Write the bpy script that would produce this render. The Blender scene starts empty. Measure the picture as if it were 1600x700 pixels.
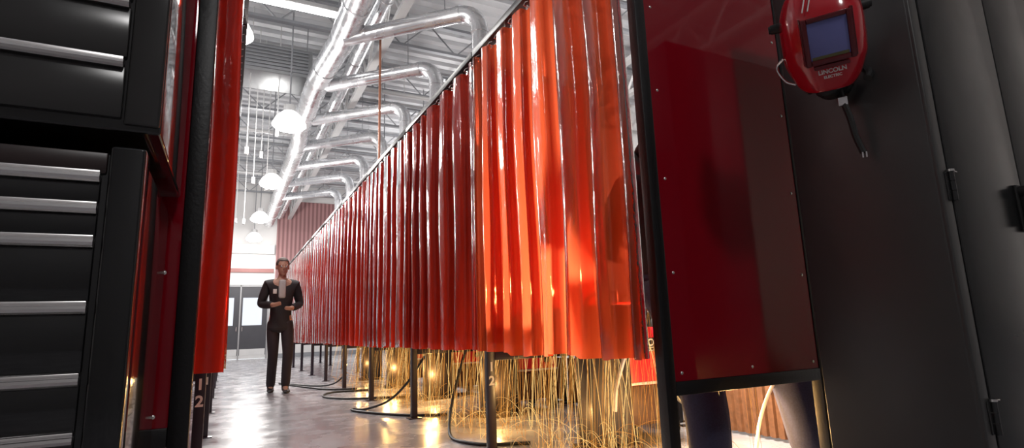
import bpy, bmesh, math, random
from mathutils import Vector, Matrix
random.seed(7)
S = bpy.context.scene
COL = S.collection
PI = math.pi
V = Vector

# ------------------------------------------------------------------ materials
def nodes(name):
    m = bpy.data.materials.new(name); m.use_nodes = True
    nt = m.node_tree; nt.nodes.clear()
    out = nt.nodes.new('ShaderNodeOutputMaterial')
    return m, nt, out

def pm(name, col, rough=.5, metal=0., var=.12, scale=12., bump=0., bscale=60., coat=0., ior=1.5, rvar=.0, spec=.5):
    m, nt, out = nodes(name)
    b = nt.nodes.new('ShaderNodeBsdfPrincipled')
    tc = nt.nodes.new('ShaderNodeTexCoord')
    n = nt.nodes.new('ShaderNodeTexNoise'); n.inputs['Scale'].default_value = scale; n.inputs['Detail'].default_value = 5
    nt.links.new(tc.outputs['Object'], n.inputs['Vector'])
    mx = nt.nodes.new('ShaderNodeMix'); mx.data_type = 'RGBA'
    mx.inputs[6].default_value = tuple(c*(1-var) for c in col)+(1,)
    mx.inputs[7].default_value = tuple(min(1, c*(1+var)) for c in col)+(1,)
    nt.links.new(n.outputs['Fac'], mx.inputs[0])
    nt.links.new(mx.outputs[2], b.inputs['Base Color'])
    b.inputs['Roughness'].default_value = rough
    if rvar:
        mr = nt.nodes.new('ShaderNodeMapRange')
        mr.inputs['To Min'].default_value = max(0.02, rough-rvar); mr.inputs['To Max'].default_value = rough+rvar
        mr.inputs['From Min'].default_value = .3; mr.inputs['From Max'].default_value = .7
        nt.links.new(n.outputs['Fac'], mr.inputs['Value']); nt.links.new(mr.outputs[0], b.inputs['Roughness'])
    b.inputs['Metallic'].default_value = metal
    b.inputs['IOR'].default_value = ior
    b.inputs['Specular IOR Level'].default_value = spec
    b.inputs['Coat Weight'].default_value = coat
    b.inputs['Coat Roughness'].default_value = .04
    if bump:
        n2 = nt.nodes.new('ShaderNodeTexNoise'); n2.inputs['Scale'].default_value = bscale; n2.inputs['Detail'].default_value = 3
        nt.links.new(tc.outputs['Object'], n2.inputs['Vector'])
        bp = nt.nodes.new('ShaderNodeBump'); bp.inputs['Strength'].default_value = bump; bp.inputs['Distance'].default_value = .01
        nt.links.new(n2.outputs['Fac'], bp.inputs['Height']); nt.links.new(bp.outputs[0], b.inputs['Normal'])
    nt.links.new(b.outputs[0], out.inputs[0])
    return m

def emis(name, col, st, sample=True):
    m, nt, out = nodes(name)
    e = nt.nodes.new('ShaderNodeEmission'); e.inputs[0].default_value = col+(1,); e.inputs[1].default_value = st
    nt.links.new(e.outputs[0], out.inputs[0])
    if not sample:
        m.cycles.emission_sampling = 'NONE'
    return m

def curtain_mat(name, diff, trans, clear, tfac, dfac=.45, clear_fac=.15, rough=.13):
    m, nt, out = nodes(name)
    tc = nt.nodes.new('ShaderNodeTexCoord')
    n = nt.nodes.new('ShaderNodeTexNoise'); n.inputs['Scale'].default_value = 5; n.inputs['Detail'].default_value = 6
    mp = nt.nodes.new('ShaderNodeMapping'); mp.inputs['Scale'].default_value = (1, 1.6, .7)
    nt.links.new(tc.outputs['Object'], mp.inputs[0]); nt.links.new(mp.outputs[0], n.inputs['Vector'])
    def vc(c, v):
        mx = nt.nodes.new('ShaderNodeMix'); mx.data_type = 'RGBA'
        mx.inputs[6].default_value = tuple(x*(1-v) for x in c)+(1,); mx.inputs[7].default_value = tuple(min(1, x*(1+v)) for x in c)+(1,)
        nt.links.new(n.outputs['Fac'], mx.inputs[0]); return mx.outputs[2]
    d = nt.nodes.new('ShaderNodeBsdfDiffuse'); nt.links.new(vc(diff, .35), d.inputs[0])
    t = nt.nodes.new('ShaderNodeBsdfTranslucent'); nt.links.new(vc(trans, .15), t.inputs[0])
    c = nt.nodes.new('ShaderNodeBsdfTransparent'); c.inputs[0].default_value = clear+(1,)
    g = nt.nodes.new('ShaderNodeBsdfGlossy'); g.inputs['Roughness'].default_value = rough; g.inputs[0].default_value = (1, 1, 1, 1)
    n2 = nt.nodes.new('ShaderNodeTexNoise'); n2.inputs['Scale'].default_value = 16; n2.inputs['Detail'].default_value = 4
    nt.links.new(mp.outputs[0], n2.inputs['Vector'])
    bp = nt.nodes.new('ShaderNodeBump'); bp.inputs['Strength'].default_value = .22; bp.inputs['Distance'].default_value = .02
    nt.links.new(n2.outputs['Fac'], bp.inputs['Height'])
    nt.links.new(bp.outputs[0], g.inputs['Normal'])
    a1 = nt.nodes.new('ShaderNodeMixShader'); a1.inputs[0].default_value = tfac
    nt.links.new(d.outputs[0], a1.inputs[1]); nt.links.new(t.outputs[0], a1.inputs[2])
    a2 = nt.nodes.new('ShaderNodeMixShader'); a2.inputs[0].default_value = clear_fac
    nt.links.new(a1.outputs[0], a2.inputs[1]); nt.links.new(c.outputs[0], a2.inputs[2])
    fr = nt.nodes.new('ShaderNodeFresnel'); fr.inputs[0].default_value = 1.5
    nt.links.new(bp.outputs[0], fr.inputs['Normal'])
    a3 = nt.nodes.new('ShaderNodeMixShader'); nt.links.new(fr.outputs[0], a3.inputs[0])
    nt.links.new(a2.outputs[0], a3.inputs[1]); nt.links.new(g.outputs[0], a3.inputs[2])
    nt.links.new(a3.outputs[0], out.inputs[0])
    return m

def floor_mat():
    m, nt, out = nodes('polished_concrete')
    b = nt.nodes.new('ShaderNodeBsdfPrincipled')
    tc = nt.nodes.new('ShaderNodeTexCoord')
    n = nt.nodes.new('ShaderNodeTexNoise'); n.inputs['Scale'].default_value = 1.3; n.inputs['Detail'].default_value = 9; n.inputs['Roughness'].default_value = .65
    nt.links.new(tc.outputs['Object'], n.inputs['Vector'])
    cr = nt.nodes.new('ShaderNodeValToRGB')
    cr.color_ramp.elements[0].position = .3; cr.color_ramp.elements[0].color = (.27, .27, .295, 1)
    cr.color_ramp.elements[1].position = .72; cr.color_ramp.elements[1].color = (.50, .495, .52, 1)
    nt.links.new(n.outputs['Fac'], cr.inputs[0]); nt.links.new(cr.outputs[0], b.inputs['Base Color'])
    n2 = nt.nodes.new('ShaderNodeTexNoise'); n2.inputs['Scale'].default_value = 3.5; n2.inputs['Detail'].default_value = 6
    nt.links.new(tc.outputs['Object'], n2.inputs['Vector'])
    mr = nt.nodes.new('ShaderNodeMapRange'); mr.inputs['From Min'].default_value = .3; mr.inputs['From Max'].default_value = .7
    mr.inputs['To Min'].default_value = .14; mr.inputs['To Max'].default_value = .38
    nt.links.new(n2.outputs['Fac'], mr.inputs[0]); nt.links.new(mr.outputs[0], b.inputs['Roughness'])
    bp = nt.nodes.new('ShaderNodeBump'); bp.inputs['Strength'].default_value = .08
    nt.links.new(n2.outputs['Fac'], bp.inputs['Height']); nt.links.new(bp.outputs[0], b.inputs['Normal'])
    nt.links.new(b.outputs[0], out.inputs[0])
    return m

def ribbed_mat(name, col, dark, scale, axis_rot):
    m, nt, out = nodes(name)
    b = nt.nodes.new('ShaderNodeBsdfPrincipled'); b.inputs['Roughness'].default_value = .5
    tc = nt.nodes.new('ShaderNodeTexCoord')
    mp = nt.nodes.new('ShaderNodeMapping'); mp.inputs['Rotation'].default_value = axis_rot
    w = nt.nodes.new('ShaderNodeTexWave'); w.inputs['Scale'].default_value = scale; w.inputs['Distortion'].default_value = .2
    nt.links.new(tc.outputs['Object'], mp.inputs[0]); nt.links.new(mp.outputs[0], w.inputs['Vector'])
    mx = nt.nodes.new('ShaderNodeMix'); mx.data_type = 'RGBA'
    mx.inputs[6].default_value = dark+(1,); mx.inputs[7].default_value = col+(1,)
    nt.links.new(w.outputs['Fac'], mx.inputs[0]); nt.links.new(mx.outputs[2], b.inputs['Base Color'])
    nt.links.new(b.outputs[0], out.inputs[0])
    return m

def glass_mat(name, tint=(.95, .97, 1.)):
    m, nt, out = nodes(name)
    t = nt.nodes.new('ShaderNodeBsdfTransparent'); t.inputs[0].default_value = tint+(1,)
    g = nt.nodes.new('ShaderNodeBsdfGlossy'); g.inputs['Roughness'].default_value = .02
    fr = nt.nodes.new('ShaderNodeFresnel'); fr.inputs[0].default_value = 1.45
    a = nt.nodes.new('ShaderNodeMixShader'); nt.links.new(fr.outputs[0], a.inputs[0])
    nt.links.new(t.outputs[0], a.inputs[1]); nt.links.new(g.outputs[0], a.inputs[2]); nt.links.new(a.outputs[0], out.inputs[0])
    return m

M = {}
M['floor'] = floor_mat()
M['deck'] = pm('ceiling_deck', (.58, .59, .61), .5, 0, .1, 3)
M['steel_grey'] = pm('roof_steel', (.30, .31, .33), .45, .3, .15, 5)
M['steel_light'] = pm('pale_steel', (.62, .62, .62), .4, .2, .1, 5)
M['wall'] = pm('painted_wall', (.72, .71, .70), .6, 0, .04, 2)
M['wall_dim'] = pm('back_wall_paint', (.22, .215, .22), .6, 0, .1, 2)
M['maroon_wall'] = ribbed_mat('maroon_ribbed_wall', (.42, .22, .22), (.20, .09, .09), 2.2, (0, 0, 0))
M['galv'] = pm('galvanised_duct', (.74, .75, .77), .27, .85, .12, 6, rvar=.08)
M['black_gloss'] = pm('black_gloss_enamel', (.008, .008, .009), .10, 0, .3, 6, coat=.3, rvar=.04)
M['black_drawer'] = pm('black_drawer_enamel', (.011, .011, .012), .16, 0, .3, 6, rvar=.05)
M['drawer_sheen'] = pm('black_enamel_grey_sheen', (.034, .033, .033), .2, 0, .1, 6, rvar=.04)  # black enamel lightened to carry the grey reflection on the upper chest
M['chrome'] = pm('brushed_aluminium', (.78, .76, .75), .22, 1., .06, 40)
M['black_frame'] = pm('black_painted_tube', (.006, .005, .006), .42, 0, .3, 14, bump=.08, bscale=90)
M['maroon_post'] = pm('dark_post_paint', (.022, .012, .022), .32, 0, .3, 14)
M['red_panel'] = pm('dark_red_panel', (.29, .003, .013), .05, 0, .06, 2, spec=.6)
M['white_paint'] = pm('white_stencil', (.82, .80, .78), .5, 0, .05, 30)
M['bolt'] = pm('zinc_bolt', (.8, .78, .76), .25, 1., .05, 40)
M['locker'] = pm('locker_dark_grey', (.047, .046, .046), .36, 0, .10, 9, bump=.02, bscale=260)
M['locker_door'] = pm('locker_door_black', (.020, .020, .021), .22, 0, .15, 4, rvar=.06)
M['rubber'] = pm('black_rubber', (.012, .012, .012), .5, 0, .2, 30)
M['red_shell'] = pm('red_helmet_shell', (.55, .006, .018), .16, 0, .06, 9, coat=.6)
M['lens'] = pm('violet_lens', (.16, .17, .42), .12, .2, .1, 8)
M['lens_frame'] = pm('maroon_lens_frame', (.10, .004, .008), .28, 0, .1, 20)
M['machine_red'] = pm('machine_red', (.62, .02, .035), .3, 0, .06, 9)
M['machine_dark'] = pm('machine_dark', (.02, .02, .022), .4, 0, .1, 20)
M['denim'] = pm('navy_denim', (.030, .034, .085), .8, 0, .45, 120, bump=.3, bscale=300)
M['dark_cloth'] = pm('dark_cloth', (.018, .014, .017), .8, 0, .3, 60, bump=.2, bscale=200)
M['trouser'] = pm('dark_trouser', (.020, .012, .016), .8, 0, .3, 60)
M['grey_shirt'] = pm('grey_shirt', (.55, .54, .54), .8, 0, .15, 40)
M['skin'] = pm('skin', (.50, .28, .20), .5, 0, .08, 20)
M['hair'] = pm('grey_hair', (.10, .07, .06), .7, 0, .3, 80)
M['shoe'] = pm('black_boot', (.012, .010, .010), .4, 0, .2, 40)
M['leather'] = pm('tan_leather', (.25, .13, .06), .7, 0, .25, 40)
M['table_steel'] = pm('dark_table_steel', (.035, .028, .03), .45, .4, .35, 9)
M['backdrop'] = pm('brown_backdrop_sheet', (.13, .060, .030), .6, .1, .7, 26)  # brown tone for the sheets added behind the booths
M['copper'] = pm('copper_cord', (.42, .17, .10), .4, .2, .1, 10)
M['hose_white'] = pm('pale_hose', (.62, .55, .52), .4, 0, .1, 20)
M['door'] = pm('dark_door_paint', (.045, .045, .055), .4, 0, .1, 5)
M['glass'] = glass_mat('door_glass')
M['lamp'] = emis('lamp_glow', (1, .97, .92), 60)
M['reflector'] = emis('glowing_acrylic', (1, .98, .95), 3)
M['tube'] = emis('fluorescent_glow', (1, .98, .96), 14)
M['spark'] = emis('spark_glow', (1., .40, .08), .75, False)
M['spark_hot'] = emis('spark_glow_hot', (1., .60, .20), 1.5, False)
M['arc'] = emis('weld_arc', (1., .93, .85), 60, False)
M['curtain_hot'] = curtain_mat('backlit_pvc_curtain', (.42, .030, .012), (1.0, .165, .06), (.85, .10, .035), .78, clear_fac=.27)  # same PVC as the other curtains, arc backlight tinted into its colour
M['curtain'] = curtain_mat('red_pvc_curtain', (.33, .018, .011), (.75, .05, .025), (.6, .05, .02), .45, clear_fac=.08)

# ------------------------------------------------------------------ mesh helpers
def link(name, me, mat=None, parent=None, loc=None):
    o = bpy.data.objects.new(name, me); COL.objects.link(o)
    if mat is not None and me is not None and len(me.materials) == 0:
        me.materials.append(mat)
    if parent is not None: o.parent = parent
    if loc is not None: o.location = loc
    return o

def fin(bm, name, mat, parent=None, smooth=True, angle=.6, loc=None):
    bmesh.ops.recalc_face_normals(bm, faces=bm.faces)
    me = bpy.data.meshes.new(name); bm.to_mesh(me); bm.free()
    if smooth:
        for p in me.polygons: p.use_smooth = True
        try: me.set_sharp_from_angle(angle=angle)
        except Exception: pass
    return link(name, me, mat, parent, loc)

def box(bm, lo, hi, bev=0., seg=2):
    lo, hi = V(lo), V(hi)
    r = bmesh.ops.create_cube(bm, size=1, matrix=Matrix.Translation((lo+hi)/2) @ Matrix.Diagonal((hi-lo).to_4d()))
    if bev:
        vs = r['verts']; es = list({e for v in vs for e in v.link_edges})
        bmesh.ops.bevel(bm, geom=es, offset=bev, segments=seg, affect='EDGES', profile=.5)

def cyl(bm, p0, p1, r0, r1=None, seg=16, caps=True):
    p0, p1 = V(p0), V(p1); r1 = r0 if r1 is None else r1
    d = p1-p0
    q = V((0, 0, 1)).rotation_difference(d.normalized()).to_matrix().to_4x4()
    bmesh.ops.create_cone(bm, cap_ends=caps, segments=seg, radius1=r0, radius2=r1, depth=d.length,
                          matrix=Matrix.Translation((p0+p1)/2) @ q)

def sph(bm, c, r, sc=(1, 1, 1), u=16, v=10):
    bmesh.ops.create_uvsphere(bm, u_segments=u, v_segments=v, radius=r, matrix=Matrix.Translation(V(c)) @ Matrix.Diagonal(V(sc).to_4d()))

def tube(bm, pts, r, seg=10, caps=True, rf=None):
    pts = [V(p) for p in pts]
    t0 = (pts[1]-pts[0]).normalized()
    up = V((0, 0, 1)) if abs(t0.z) < .9 else V((1, 0, 0))
    n = t0.cross(up).normalized(); prev = t0; rings = []
    for i, p in enumerate(pts):
        if i == 0: t = t0
        elif i == len(pts)-1: t = (pts[i]-pts[i-1]).normalized()
        else: t = ((pts[i+1]-pts[i]).normalized()+(pts[i]-pts[i-1]).normalized()).normalized()
        q = prev.rotation_difference(t); n = q @ n; prev = t
        b = t.cross(n).normalized()
        rr = r*(rf(i) if rf else 1)
        rings.append([bm.verts.new(p+rr*(math.cos(2*PI*k/seg)*n+math.sin(2*PI*k/seg)*b)) for k in range(seg)])
    for a, c in zip(rings, rings[1:]):
        for k in range(seg):
            bm.faces.new((a[k], a[(k+1) % seg], c[(k+1) % seg], c[k]))
    if caps:
        bm.faces.new(rings[0][::-1]); bm.faces.new(rings[-1])

def smooth_path(pts, n=8):
    """Catmull-Rom through the points"""
    P = [V(p) for p in pts]; P = [P[0]*2-P[1]]+P+[P[-1]*2-P[-2]]; out = []
    for i in range(1, len(P)-2):
        a, b, c, d = P[i-1:i+3]
        for k in range(n):
            t = k/n
            out.append(.5*((2*b)+(c-a)*t+(2*a-5*b+4*c-d)*t*t+(3*b-a-3*c+d)*t**3))
    out.append(P[-2]); return out

def thing(name, label, cat, loc=(0, 0, 0), group=None, rotz=0, kind=None):
    o = bpy.data.objects.new(name, None); COL.objects.link(o)
    o.empty_display_size = .1
    o.location = loc; o.rotation_euler = (0, 0, rotz)
    tag(o, label, cat, group, kind)
    return o

def tag(o, label, cat, group=None, kind=None):
    o['label'] = label; o['category'] = cat
    if group: o['group'] = group
    if kind: o['kind'] = kind
    return o

def struct(o):
    o['kind'] = 'structure'; return o

def dup(root, loc=None, label=None):
    def rec(o, par):
        c = o.copy(); COL.objects.link(c)
        if par is not None: c.parent = par
        for ch in list(o.children): rec(ch, c)
        return c
    r = rec(root, None)
    if loc is not None: r.location = loc
    if label: r['label'] = label
    return r

def text_mesh(txt, size, name, mat, parent, loc, rot, extrude=.0006, align='CENTER'):
    cu = bpy.data.curves.new(name+'_curve', 'FONT'); cu.body = txt; cu.size = size; cu.extrude = extrude
    cu.align_x = align; cu.align_y = 'CENTER'; cu.offset = size*.03
    t = bpy.data.objects.new('tmp', cu); COL.objects.link(t)
    dg = bpy.context.evaluated_depsgraph_get(); dg.update()
    me = bpy.data.meshes.new_from_object(t.evaluated_get(dg))
    bpy.data.objects.remove(t); bpy.data.curves.remove(cu)
    me.materials.clear(); me.materials.append(mat)
    o = link(name, me, None, parent); o.location = loc; o.rotation_euler = rot
    return o

ORD = ['first', 'second', 'third', 'fourth', 'fifth', 'sixth', 'seventh', 'eighth', 'ninth', 'tenth', 'eleventh', 'twelfth', 'thirteenth', 'fourteenth']

# ------------------------------------------------------------------ camera
f = 870.; H = .72
cY = V((-450, -179, f)).normalized()
cZ = V((-162, (450*162+f*f)/179, f)).normalized()
cX = cY.cross(cZ)
if cX.x < 0: cX = -cX
cam_d = bpy.data.cameras.new('camera'); cam = bpy.data.objects.new('camera', cam_d); COL.objects.link(cam)
right = V((cX[0], cY[0], cZ[0])); up = V((cX[1], cY[1], cZ[1])); fwd = V((cX[2], cY[2], cZ[2]))
mw = Matrix((right, up, -fwd)).transposed().to_4x4(); mw.translation = (0, 0, H)
cam.matrix_world = mw
cam_d.sensor_width = 36; cam_d.lens = 36*f/1600; cam_d.clip_start = .02; cam_d.clip_end = 200
S.camera = cam

# ------------------------------------------------------------------ room
XL, XR, YB, YF, ZC = -8., 9., -5., 21.5, 6.2
bm = bmesh.new(); box(bm, (XL-.2, YB-.2, -.2), (XR+.2, YF+.2, 0)); struct(fin(bm, 'floor', M['floor'], smooth=False))
# ribbed ceiling deck
bm = bmesh.new(); prof = []; y = YB
while y < YF+.2:
    prof += [(y, ZC), (y+.14, ZC), (y+.17, ZC+.07), (y+.27, ZC+.07)]; y += .30
lo_ = [[bm.verts.new((x, py, pz)) for py, pz in prof] for x in (XL-.2, XR+.2)]
hi_ = [[bm.verts.new((x, py, ZC+.2)) for py in (prof[0][0], prof[-1][0])] for x in (XL-.2, XR+.2)]
for i in range(len(prof)-1): bm.faces.new((lo_[0][i], lo_[1][i], lo_[1][i+1], lo_[0][i+1]))
bm.faces.new((hi_[0][0], hi_[1][0], hi_[1][1], hi_[0][1]))
struct(fin(bm, 'ceiling', M['deck'], smooth=False))
bm = bmesh.new(); box(bm, (XL-.2, YB, 0), (XL, YF, ZC+.1)); struct(fin(bm, 'wall_left', M['wall'], smooth=False))
bm = bmesh.new(); box(bm, (XR, YB, 0), (XR+.2, YF, ZC+.1)); struct(fin(bm, 'wall_right', M['wall'], smooth=False))
bm = bmesh.new(); box(bm, (XL-.2, YB-.2, 0), (XR+.2, YB, ZC+.1)); struct(fin(bm, 'wall_back', M['wall_dim'], smooth=False))
# far wall with the double door opening
DX0, DX1, DZ = -.52, 1.36, 2.53
bm = bmesh.new()
box(bm, (XL-.2, YF, 0), (DX0, YF+.2, ZC+.1)); box(bm, (DX1, YF, 0), (XR+.2, YF+.2, ZC+.1)); box(bm, (DX0, YF, DZ), (DX1, YF+.2, ZC+.1))
struct(fin(bm, 'wall_far', M['wall'], smooth=False))
bm = bmesh.new(); box(bm, (1.5, YF-.06, 2.7), (8.9, YF-.002, 5.6), .01); struct(fin(bm, 'trim_1', M['maroon_wall'], smooth=False))
bm = bmesh.new(); box(bm, (XL, YF-.05, 2.96), (1.45, YF-.002, 3.10), .008); struct(fin(bm, 'trim_2', pm('dull_red_band', (.36, .16, .15), .5), smooth=False))
bm = bmesh.new(); box(bm, (XL, YF-.12, 3.62), (1.45, YF-.002, 3.95), .01); struct(fin(bm, 'trim_3', M['steel_light'], smooth=False))
bm = bmesh.new(); box(bm, (1.45, YF-.03, 0), (XR, YF-.002, .14), .005); struct(fin(bm, 'baseboard_far', M['steel_grey'], smooth=False))
# double door
for i, (x0, x1) in enumerate(((DX0+.06, .42), (.46, DX1-.06))):
    d = thing('door_%d' % (i+1), '', 'door', (0, 0, 0)); del d['label']; del d['category']; d['kind'] = 'structure'
    wx0, wx1 = (x0+.12, x0+.70) if i == 0 else (x0+.06, x0+.68)
    bm = bmesh.new()
    for a, b in (((x0, .13), (x1, 1.14)), ((x0, 2.09), (x1, 2.47)), ((x0, 1.14), (wx0, 2.09)), ((wx1, 1.14), (x1, 2.09))):
        box(bm, (a[0], YF+.05, a[1]), (b[0], YF+.10, b[1]))
    fin(bm, 'leaf', M['door'], d, smooth=False)
    bm = bmesh.new(); box(bm, (wx0, YF+.072, 1.14), (wx1, YF+.078, 2.09)); fin(bm, 'pane', M['glass'], d, smooth=False)
    bm = bmesh.new(); box(bm, (x0, YF+.045, .02), (x1, YF+.105, .13), .003); box(bm, (x0+.02, YF+.04, .13), (x1-.02, YF+.05, .34), .002); fin(bm, 'kick_plate', M['steel_light'], d, smooth=False)
    bm = bmesh.new(); hx = x1-.07 if i == 0 else x0+.07
    tube(bm, [(hx, YF+.05, .95), (hx, YF-.01, .95), (hx, YF-.01, 1.08), (hx, YF+.05, 1.08)], .012, 8); fin(bm, 'handle', M['chrome'], d)
bm = bmesh.new()
box(bm, (DX0, YF+.02, 0), (DX0+.06, YF+.15, DZ)); box(bm, (DX1-.06, YF+.02, 0), (DX1, YF+.15, DZ)); box(bm, (.42, YF+.02, 0), (.46, YF+.15, DZ)); box(bm, (DX0, YF+.02, 2.47), (DX1, YF+.15, DZ))
struct(fin(bm, 'trim_4', pm('door_frame_metal', (.35, .35, .36), .4, .3), smooth=False))
# roof joists (each an open-web joist across the hall)
bm = bmesh.new()
JZ0, JZ1 = 5.62, 6.16
box(bm, (XL, -.05, JZ1-.05), (XR, .05, JZ1)); box(bm, (XL, -.045, JZ0), (XR, .045, JZ0+.05))
n = 34; dx = (XR-XL)/n
for i in range(n):
    a = (XL+i*dx, 0, JZ0+.02 if i % 2 else JZ1-.02); b = (XL+(i+1)*dx, 0, JZ1-.02 if i % 2 else JZ0+.02)
    cyl(bm, a, b, .014, seg=6)
j0 = struct(fin(bm, 'roof_joist', M['steel_grey'], smooth=False)); j0.location = (0, 1.0, 0)
for k in range(1, 11):
    struct(dup(j0, (0, 1.0+k*1.95, 0)))
# girders along the hall
bm = bmesh.new()
box(bm, (-.07, YB, 5.50), (.07, YF, 5.58)); box(bm, (-.06, YB, 4.86), (.06, YF, 4.93))
n = 52; dy = (YF-YB)/n
for i in range(n):
    a = (0, YB+i*dy, 4.9 if i % 2 else 5.54); b = (0, YB+(i+1)*dy, 5.54 if i % 2 else 4.9)
    cyl(bm, a, b, .025, seg=8)
g0 = struct(fin(bm, 'roof_girder', M['steel_light'], smooth=False)); g0.location = (1.9, 0, .05)
struct(dup(g0, (-4.5, 0, .05))); struct(dup(g0, (6.5, 0, .05)))

# ------------------------------------------------------------------ services under the roof
def rings(p0, p1, step=.07):
    p0, p1 = V(p0), V(p1); n = max(2, int((p1-p0).length/step)); return [p0.lerp(p1, i/n) for i in range(n+1)]
def ripple(i): return 1.012 if i % 3 == 0 else 1.0

def main_duct(x, z, r, path, name, label):
    t = thing(name, label, 'duct', path[0])
    o = V(path[0]); pts = []
    for a, b in zip(path, path[1:]):
        pts += rings(a, b)[(1 if pts else 0):]
    bm = bmesh.new(); tube(bm, [p-o for p in pts], r, 24, rf=ripple); fin(bm, 'duct_pipe', M['galv'], t, angle=1.2)
    for k in range(2, len(pts)-1, 26):
        bm = bmesh.new(); d = (pts[k+1]-pts[k]).normalized(); cyl(bm, pts[k]-o-d*.03, pts[k]-o+d*.03, r*1.06, seg=24); fin(bm, 'collar', M['galv'], t)
    for k in range(10, len(pts), 60):
        bm = bmesh.new(); p = pts[k]-o; cyl(bm, p+V((0, 0, r*.9)), V((p.x, p.y, ZC-.01-o.z)), .008, seg=6); fin(bm, 'hanger_rod', M['steel_grey'], t)
    return t
main_duct(1.12, 4.62, .17, [(1.24, 2.5, 4.66), (1.22, 7.2, 4.66), (1.10, 8.4, 4.62), (1.08, 10.6, 4.60), (1.16, 11.6, 4.60), (1.16, 20.6, 4.60)], 'main_duct', 'big shiny trunk duct running down the hall above the aisle')
main_duct(1.5, 4.9, .10, [(1.60, 2.5, 4.84), (1.55, 12, 4.84), (1.52, 20.6, 4.84)], 'side_duct', 'thinner silver duct running alongside the big trunk duct')

def arc_pts(c, u, w, r, a0, a1, n=9):
    return [V(c)+r*(math.cos(a0+(a1-a0)*i/n)*V(u)+math.sin(a0+(a1-a0)*i/n)*V(w)) for i in range(n+1)]
def branch_duct(y, label):
    t = thing('branch_duct', label, 'duct', (2.53, y, 2.05), 'branch ducts over the right booths')
    o = V((2.53, y, 2.05)); r = .098; zt = 4.50; R = .26
    hd = V((-1.30, 1.38, 0)).normalized(); e = V((1.23, y+1.38, zt+.05))
    bm = bmesh.new(); tube(bm, [p-o for p in rings((2.53, y, 2.25), (2.53, y, zt-R))], r, 20, rf=ripple); fin(bm, 'drop_pipe', M['galv'], t, angle=1.2)
    c = V((2.53, y, zt-R))+hd*R
    bm = bmesh.new(); tube(bm, [p-o for p in arc_pts(c, -hd, V((0, 0, 1)), R, 0, PI/2, 7)], r*1.03, 20); fin(bm, 'elbow', M['galv'], t)
    bm = bmesh.new(); tube(bm, [p-o for p in rings(c+V((0, 0, R)), e)], r, 20, rf=ripple); fin(bm, 'run_pipe', M['galv'], t, angle=1.2)
    for a, d in ((V((2.53, y, zt-R-.02)), V((0, 0, 1))), (c+V((0, 0, R)), hd), (e-hd*.32, hd), (V((2.53, y, 3.2)), V((0, 0, 1)))):
        bm = bmesh.new(); cyl(bm, a-o-d*.025, a-o+d*.025, r*1.1, seg=20); fin(bm, 'collar', M['galv'], t)
    bm = bmesh.new(); cyl(bm, (0, 0, 0), (0, 0, .22), .24, .10, 20, caps=False); fin(bm, 'hood', M['galv'], t)
    bm = bmesh.new(); p = c+hd*.2+V((0, 0, R+r))-o; cyl(bm, p-V((0, 0, .02)), (p.x, p.y, ZC-.01-o.z), .007, seg=6); fin(bm, 'hanger_rod', M['steel_grey'], t)
    return t
P0, PITCH = 1.65, 1.57
for k in range(9):
    y = P0+PITCH*(k+.5)
    branch_duct(y, 'silver branch duct with elbow dropping into the %s booth of the right row' % ORD[k])

def high_bay(x, y, z, label):
    t = thing('high_bay_lamp', label, 'lamp', (x, y, z), 'high bay lamps')
    seg = 24
    for nm, mt, prof in (('acrylic_reflector', M['reflector'], [(.255, 0), (.25, .03), (.20, .13), (.12, .21), (.085, .235)]), ('ballast_housing', M['steel_light'], [(.09, .225), (.09, .33), (.03, .345)])):
        bm = bmesh.new()
        rr = [[bm.verts.new((r*math.cos(2*PI*k/seg), r*math.sin(2*PI*k/seg), h)) for k in range(seg)] for r, h in prof]
        for a, b in zip(rr, rr[1:]):
            for k in range(seg): bm.faces.new((a[k], a[(k+1) % seg], b[(k+1) % seg], b[k]))
        bm.faces.new(rr[-1]); fin(bm, nm, mt, t)
    bm = bmesh.new(); sph(bm, (0, 0, .0), .235, (1, 1, .35), 24, 10); fin(bm, 'bulb', M['lamp'], t)
    bm = bmesh.new(); cyl(bm, (0, 0, .34), (0, 0, ZC-.005-z), .012, seg=8); fin(bm, 'hanger_rod', M['steel_grey'], t)
    return t
for i, (x, y) in enumerate(((.73, 8.9), (.74, 12.7), (.72, 16.8), (.72, 20.3))):
    high_bay(x, y, 3.95, ['nearest and largest glaring high bay lamp over the aisle', 'second glaring high bay lamp down the aisle', 'third glaring lamp down the aisle, small in the distance', 'farthest small lamp over the aisle before the doors'][i])
high_bay(-.13, 6.6, 4.12, 'bright lamp at the upper edge of the left curtains')

# strip light, unit heater, sprinkler pipes, cords
t = thing('strip_light', 'bright white strip light above the grey heater box', 'strip light', (.75, 7.9, 5.42))
bm = bmesh.new(); box(bm, (-.75, -.09, 0), (.75, .09, .07), .01); fin(bm, 'housing', M['steel_light'], t)
for s in (-.04, .04):
    bm = bmesh.new(); cyl(bm, (-.72, s, -.02), (.72, s, -.02), .018, seg=10); fin(bm, 'fluorescent_tube', M['tube'], t)
for x in (-.6, .6):
    bm = bmesh.new(); cyl(bm, (x, 0, .07), (x, 0, ZC-.005-5.42), .006, seg=6); fin(bm, 'hanger_rod', M['steel_grey'], t)
t = thing('unit_heater', 'grey box heater hanging from the roof left of the trunk duct', 'heater', (.55, 9.75, 5.0))
bm = bmesh.new(); box(bm, (-.55, -.4, 0), (.55, .4, .5), .03); fin(bm, 'housing', pm('heater_grey', (.28, .29, .30), .4, .3), t)
bm = bmesh.new()
for i in range(7): box(bm, (-.48, -.43, .06+i*.06), (.48, -.395, .085+i*.06), .004)
fin(bm, 'louvre', M['steel_grey'], t)
for x in (-.5, .5):
    bm = bmesh.new(); cyl(bm, (x, 0, .5), (x, 0, ZC-.005-5.0), .01, seg=6); fin(bm, 'hanger_rod', M['steel_grey'], t)
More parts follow.
